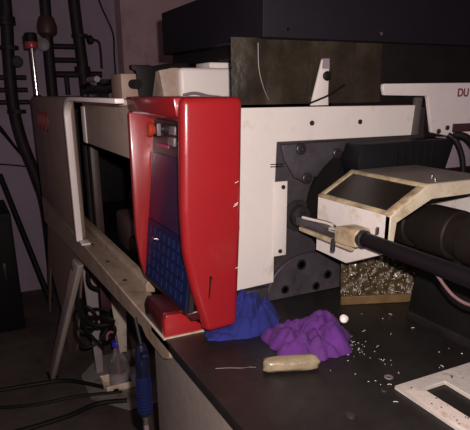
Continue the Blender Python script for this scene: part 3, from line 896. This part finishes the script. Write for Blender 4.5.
bm = NB(); tube(bm, [(-4.70, 1.10, 2.5), (-4.70, 1.155, 2.3), (-4.70, 1.235, 2.10), (-4.70, 1.235, 1.9), (-4.70, 1.235, 1.4)], .007, 6)
single('hanging_cable', bm, rubber, (-4.70, 1.2, 1.4), 'thin dark cable hanging beside the wall corner', 'cable')
bm = NB(); tube(bm, [(-4.68, .05, 1.75), (-4.68, .20, 1.50), (-4.68, .29, 1.385), (-4.68, .40, 1.20), (-4.68, .52, 1.06)], .012, 6); tube(bm, [(-4.68, .05, 1.68), (-4.68, .20, 1.46), (-4.68, .30, 1.34), (-4.68, .42, 1.16), (-4.68, .52, 1.05)], .007, 6)
single('drooping_cables', bm, rubber, (-4.68, .3, 1.05), 'pair of black cables sloping down the wall at left edge', 'cable')
bm = NB(); tube(bm, [(-4.69, .0, 1.12), (-4.69, .25, 1.10), (-4.69, .5, 1.06)], .006, 6)
single('straight_cable', bm, rubber, (-4.69, .25, 1.06), 'thin nearly level cable low on the wall at left edge', 'cable')

# far left: leaning pole and dark cabinet
bm = NB(); tube(bm, [(-4.30, .47, .02), (-4.68, .24, 1.02)], .022, 10, 0)
single('leaning_pole', bm, dark, (-4.3, .47, .02), 'dark pole leaning on the back wall at far left', 'pole')
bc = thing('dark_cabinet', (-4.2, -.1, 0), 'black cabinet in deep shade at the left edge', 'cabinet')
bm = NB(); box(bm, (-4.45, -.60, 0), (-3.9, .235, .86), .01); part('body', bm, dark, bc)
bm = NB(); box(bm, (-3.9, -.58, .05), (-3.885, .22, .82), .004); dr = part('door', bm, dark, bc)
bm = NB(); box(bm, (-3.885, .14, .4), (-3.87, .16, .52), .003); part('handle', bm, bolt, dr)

# ------------------------------------------------------------------ floor under the rail
bm = NB()
pts = []
for k in range(8):
    a = 2 * PI * (k + .5) / 8
    pts.append((-2.87 + math.cos(a) * .37, .72 + math.sin(a) * .29))
prism(bm, pts, 'Z', 0, .006)
single('drip_sheet', bm, wetsheet, (-2.93, .72, 0), 'dull octagonal drip sheet on the floor under the bottle', 'sheet')
tr = thing('white_tray', (-2.80, .65, .006), 'small pale open tray holding the bottle', 'tray')
bm = NB(); box(bm, (-2.87, .535, .006), (-2.73, .77, .012), .001); part('tray_floor', bm, traym, tr)
for a, b in (((-2.87, .535, .006), (-2.862, .77, .055)), ((-2.738, .535, .006), (-2.73, .77, .050)), ((-2.87, .535, .006), (-2.73, .543, .05)), ((-2.87, .762, .006), (-2.73, .77, .05))):
    bm = NB(); box(bm, a, b, .002); part('tray_wall', bm, traym, tr)
bm = NB(); box(bm, (-2.875, .69, .050), (-2.725, .80, .066), .006); part('tray_lip', bm, ragm, tr, 'white folded lip')
bo = thing('plastic_bottle', (-2.80, .635, .012), 'clear plastic bottle with blue cap and pink tube on the floor', 'bottle')
BX, BY = -2.80, .635
bm = NB(); lathe(bm, [(.056, .0), (.060, .006), (.060, .10), (.057, .125), (.040, .185), (.024, .22), (.020, .235), (.020, .252)], (BX, BY, .012), n=28); part('body', bm, clear, bo)
bm = NB(); lathe(bm, [(.027, 0), (.029, .003), (.029, .030), (.026, .034)], (BX, BY, .254), n=24); part('cap', bm, capm, bo)
bm = NB(); lathe(bm, [(.040, 0), (.050, .01), (.050, .045), (.035, .06), (.01, .066)], (BX, BY, .018), n=20)
for v in bm.verts:
    v.co += Vector((1, .6, .3)) * .008 * noise.noise(v.co * 40)
part('wad', bm, ragm, bo, 'pale crumpled wad inside')
bm = NB(); tube(bm, [(BX, BY, .08), (BX, BY, .20), (BX, BY, .30), (BX - .005, BY - .01, .335), (BX, BY - .03, .35), (BX, BY - .05, .335), (BX, BY - .055, .30)], .007, 8); part('tube', bm, tubem, bo, 'pink tube')

# blue air gun hung on the bed edge
ag = thing('air_gun', (-1.345, .372, .70), 'navy blue air blow gun with ribbed grip hung on the bed edge', 'air gun')
AX_, AY_ = -1.345, .372
bm = NB(); tube(bm, [(AX_, AY_, .965), (AX_ - .012, AY_ - .002, .995), (AX_ - .02, AY_ - .003, 1.015), (AX_ - .03, AY_ - .004, 1.035)], .0055, 8); part('nozzle', bm, dark, ag)
bm = NB(); lathe(bm, [(.010, 0), (.018, .01), (.020, .05), (.018, .10), (.011, .12)], (AX_, AY_, .845), (0, 0, 1), 20); box(bm, (AX_ + .005, AY_ - .01, .935), (AX_ + .04, AY_ + .01, .95), .004); part('head', bm, bluegun, ag)
bm = NB(); lathe(bm, [(.012, 0), (.019, .008), (.020, .13), (.016, .14)], (AX_, AY_, .735), (0, 0, 1), 20); gb = part('grip', bm, bluegun, ag)
bm = NB()
for k in range(11):
    lathe(bm, [(.019, 0), (.0225, .002), (.0225, .005), (.019, .007)], (AX_, AY_, .752 + k * .0105), (0, 0, 1), 20)
part('rib', bm, ribm, gb, 'lighter blue grip ribs')
bm = NB(); lathe(bm, [(.009, 0), (.009, .02), (.011, .021), (.011, .03)], (AX_, AY_, .707), (0, 0, 1), 14); part('fitting', bm, chrome, ag)
bm = NB(); tube(bm, [(AX_, AY_, .71), (AX_, AY_, .6), (AX_ + .01, AY_ - .01, .4), (AX_ - .05, AY_ - .05, .15), (AX_ - .2, AY_ - .15, .02), (AX_ - .5, AY_ - .3, .012)], .008, 8); part('hose', bm, greybtn, ag)
bm = NB(); tube(bm, [(AX_ + .014, AY_ - .006, .94), (AX_ + .034, AY_ - .012, .92), (AX_ + .032, AY_ - .012, .88)], .004, 8); part('trigger', bm, bluegun, ag)

# hanging coiled cables under the rail
hc = thing('cable_coil', (-2.66, .48, .84), 'loops of black cable hanging under the rail beside slanting leg', 'cable')
def loop(cy, cz, ry, rz, x, r, tilt=.0, n=18):
    return [(x + .05 * math.sin(2 * PI * k / n + 1), cy + math.cos(2 * PI * k / n) * ry + math.sin(2 * PI * k / n) * tilt, cz + math.sin(2 * PI * k / n) * rz) for k in range(n + 2)], r


CX = -2.66
for pts, r in (
        ([(CX, .455, .84), (CX, .435, .74), (CX, .43, .62), (CX, .45, .52), (CX, .50, .47), (CX, .56, .46)], .012),
        ([(CX, .50, .84), (CX, .485, .74), (CX, .495, .69), (CX, .54, .66)], .010),
        loop(.525, .47, .060, .036, CX - .02, .0075, .025), loop(.505, .54, .055, .028, CX, .0065, .02), loop(.455, .50, .05, .085, CX - .03, .007),
        loop(.565, .40, .022, .055, CX - .02, .0075, .02),
        ([(CX, .40, .52), (CX, .395, .44), (CX, .43, .36), (CX, .50, .37), (CX, .56, .44)], .007),
        ([(CX, .44, .80), (CX, .415, .66), (CX, .43, .52), (CX, .47, .42), (CX, .53, .33)], .008)):
    bm = NB(); tube(bm, pts, r, 8, 5); part('cable', bm, rubber, hc)

# hoses across the floor
fl = 'black hoses across the dark floor'
for lab, pts, r in (
        ('black floor hose running left from drip sheet, rearmost of three', [(-3.05, -.05, .014), (-3.02, .20, .014), (-2.98, .36, .014), (-2.84, .50, .018), (-2.72, .60, .018)], .012),
        ('black floor hose running left from drip sheet, middle of three', [(-2.88, -.08, .012), (-2.80, .15, .012), (-2.78, .36, .012), (-2.74, .50, .016), (-2.70, .62, .018)], .009),
        ('black floor hose running left from drip sheet, nearest of three', [(-2.58, -.06, .014), (-2.58, .10, .014), (-2.60, .30, .014), (-2.64, .47, .018), (-2.60, .62, .018)], .013)):
    bm = NB(); tube(bm, pts, r, 8); single('floor_hose', bm, rubber, (pts[2][0], pts[2][1], 0), lab, 'hose', fl)
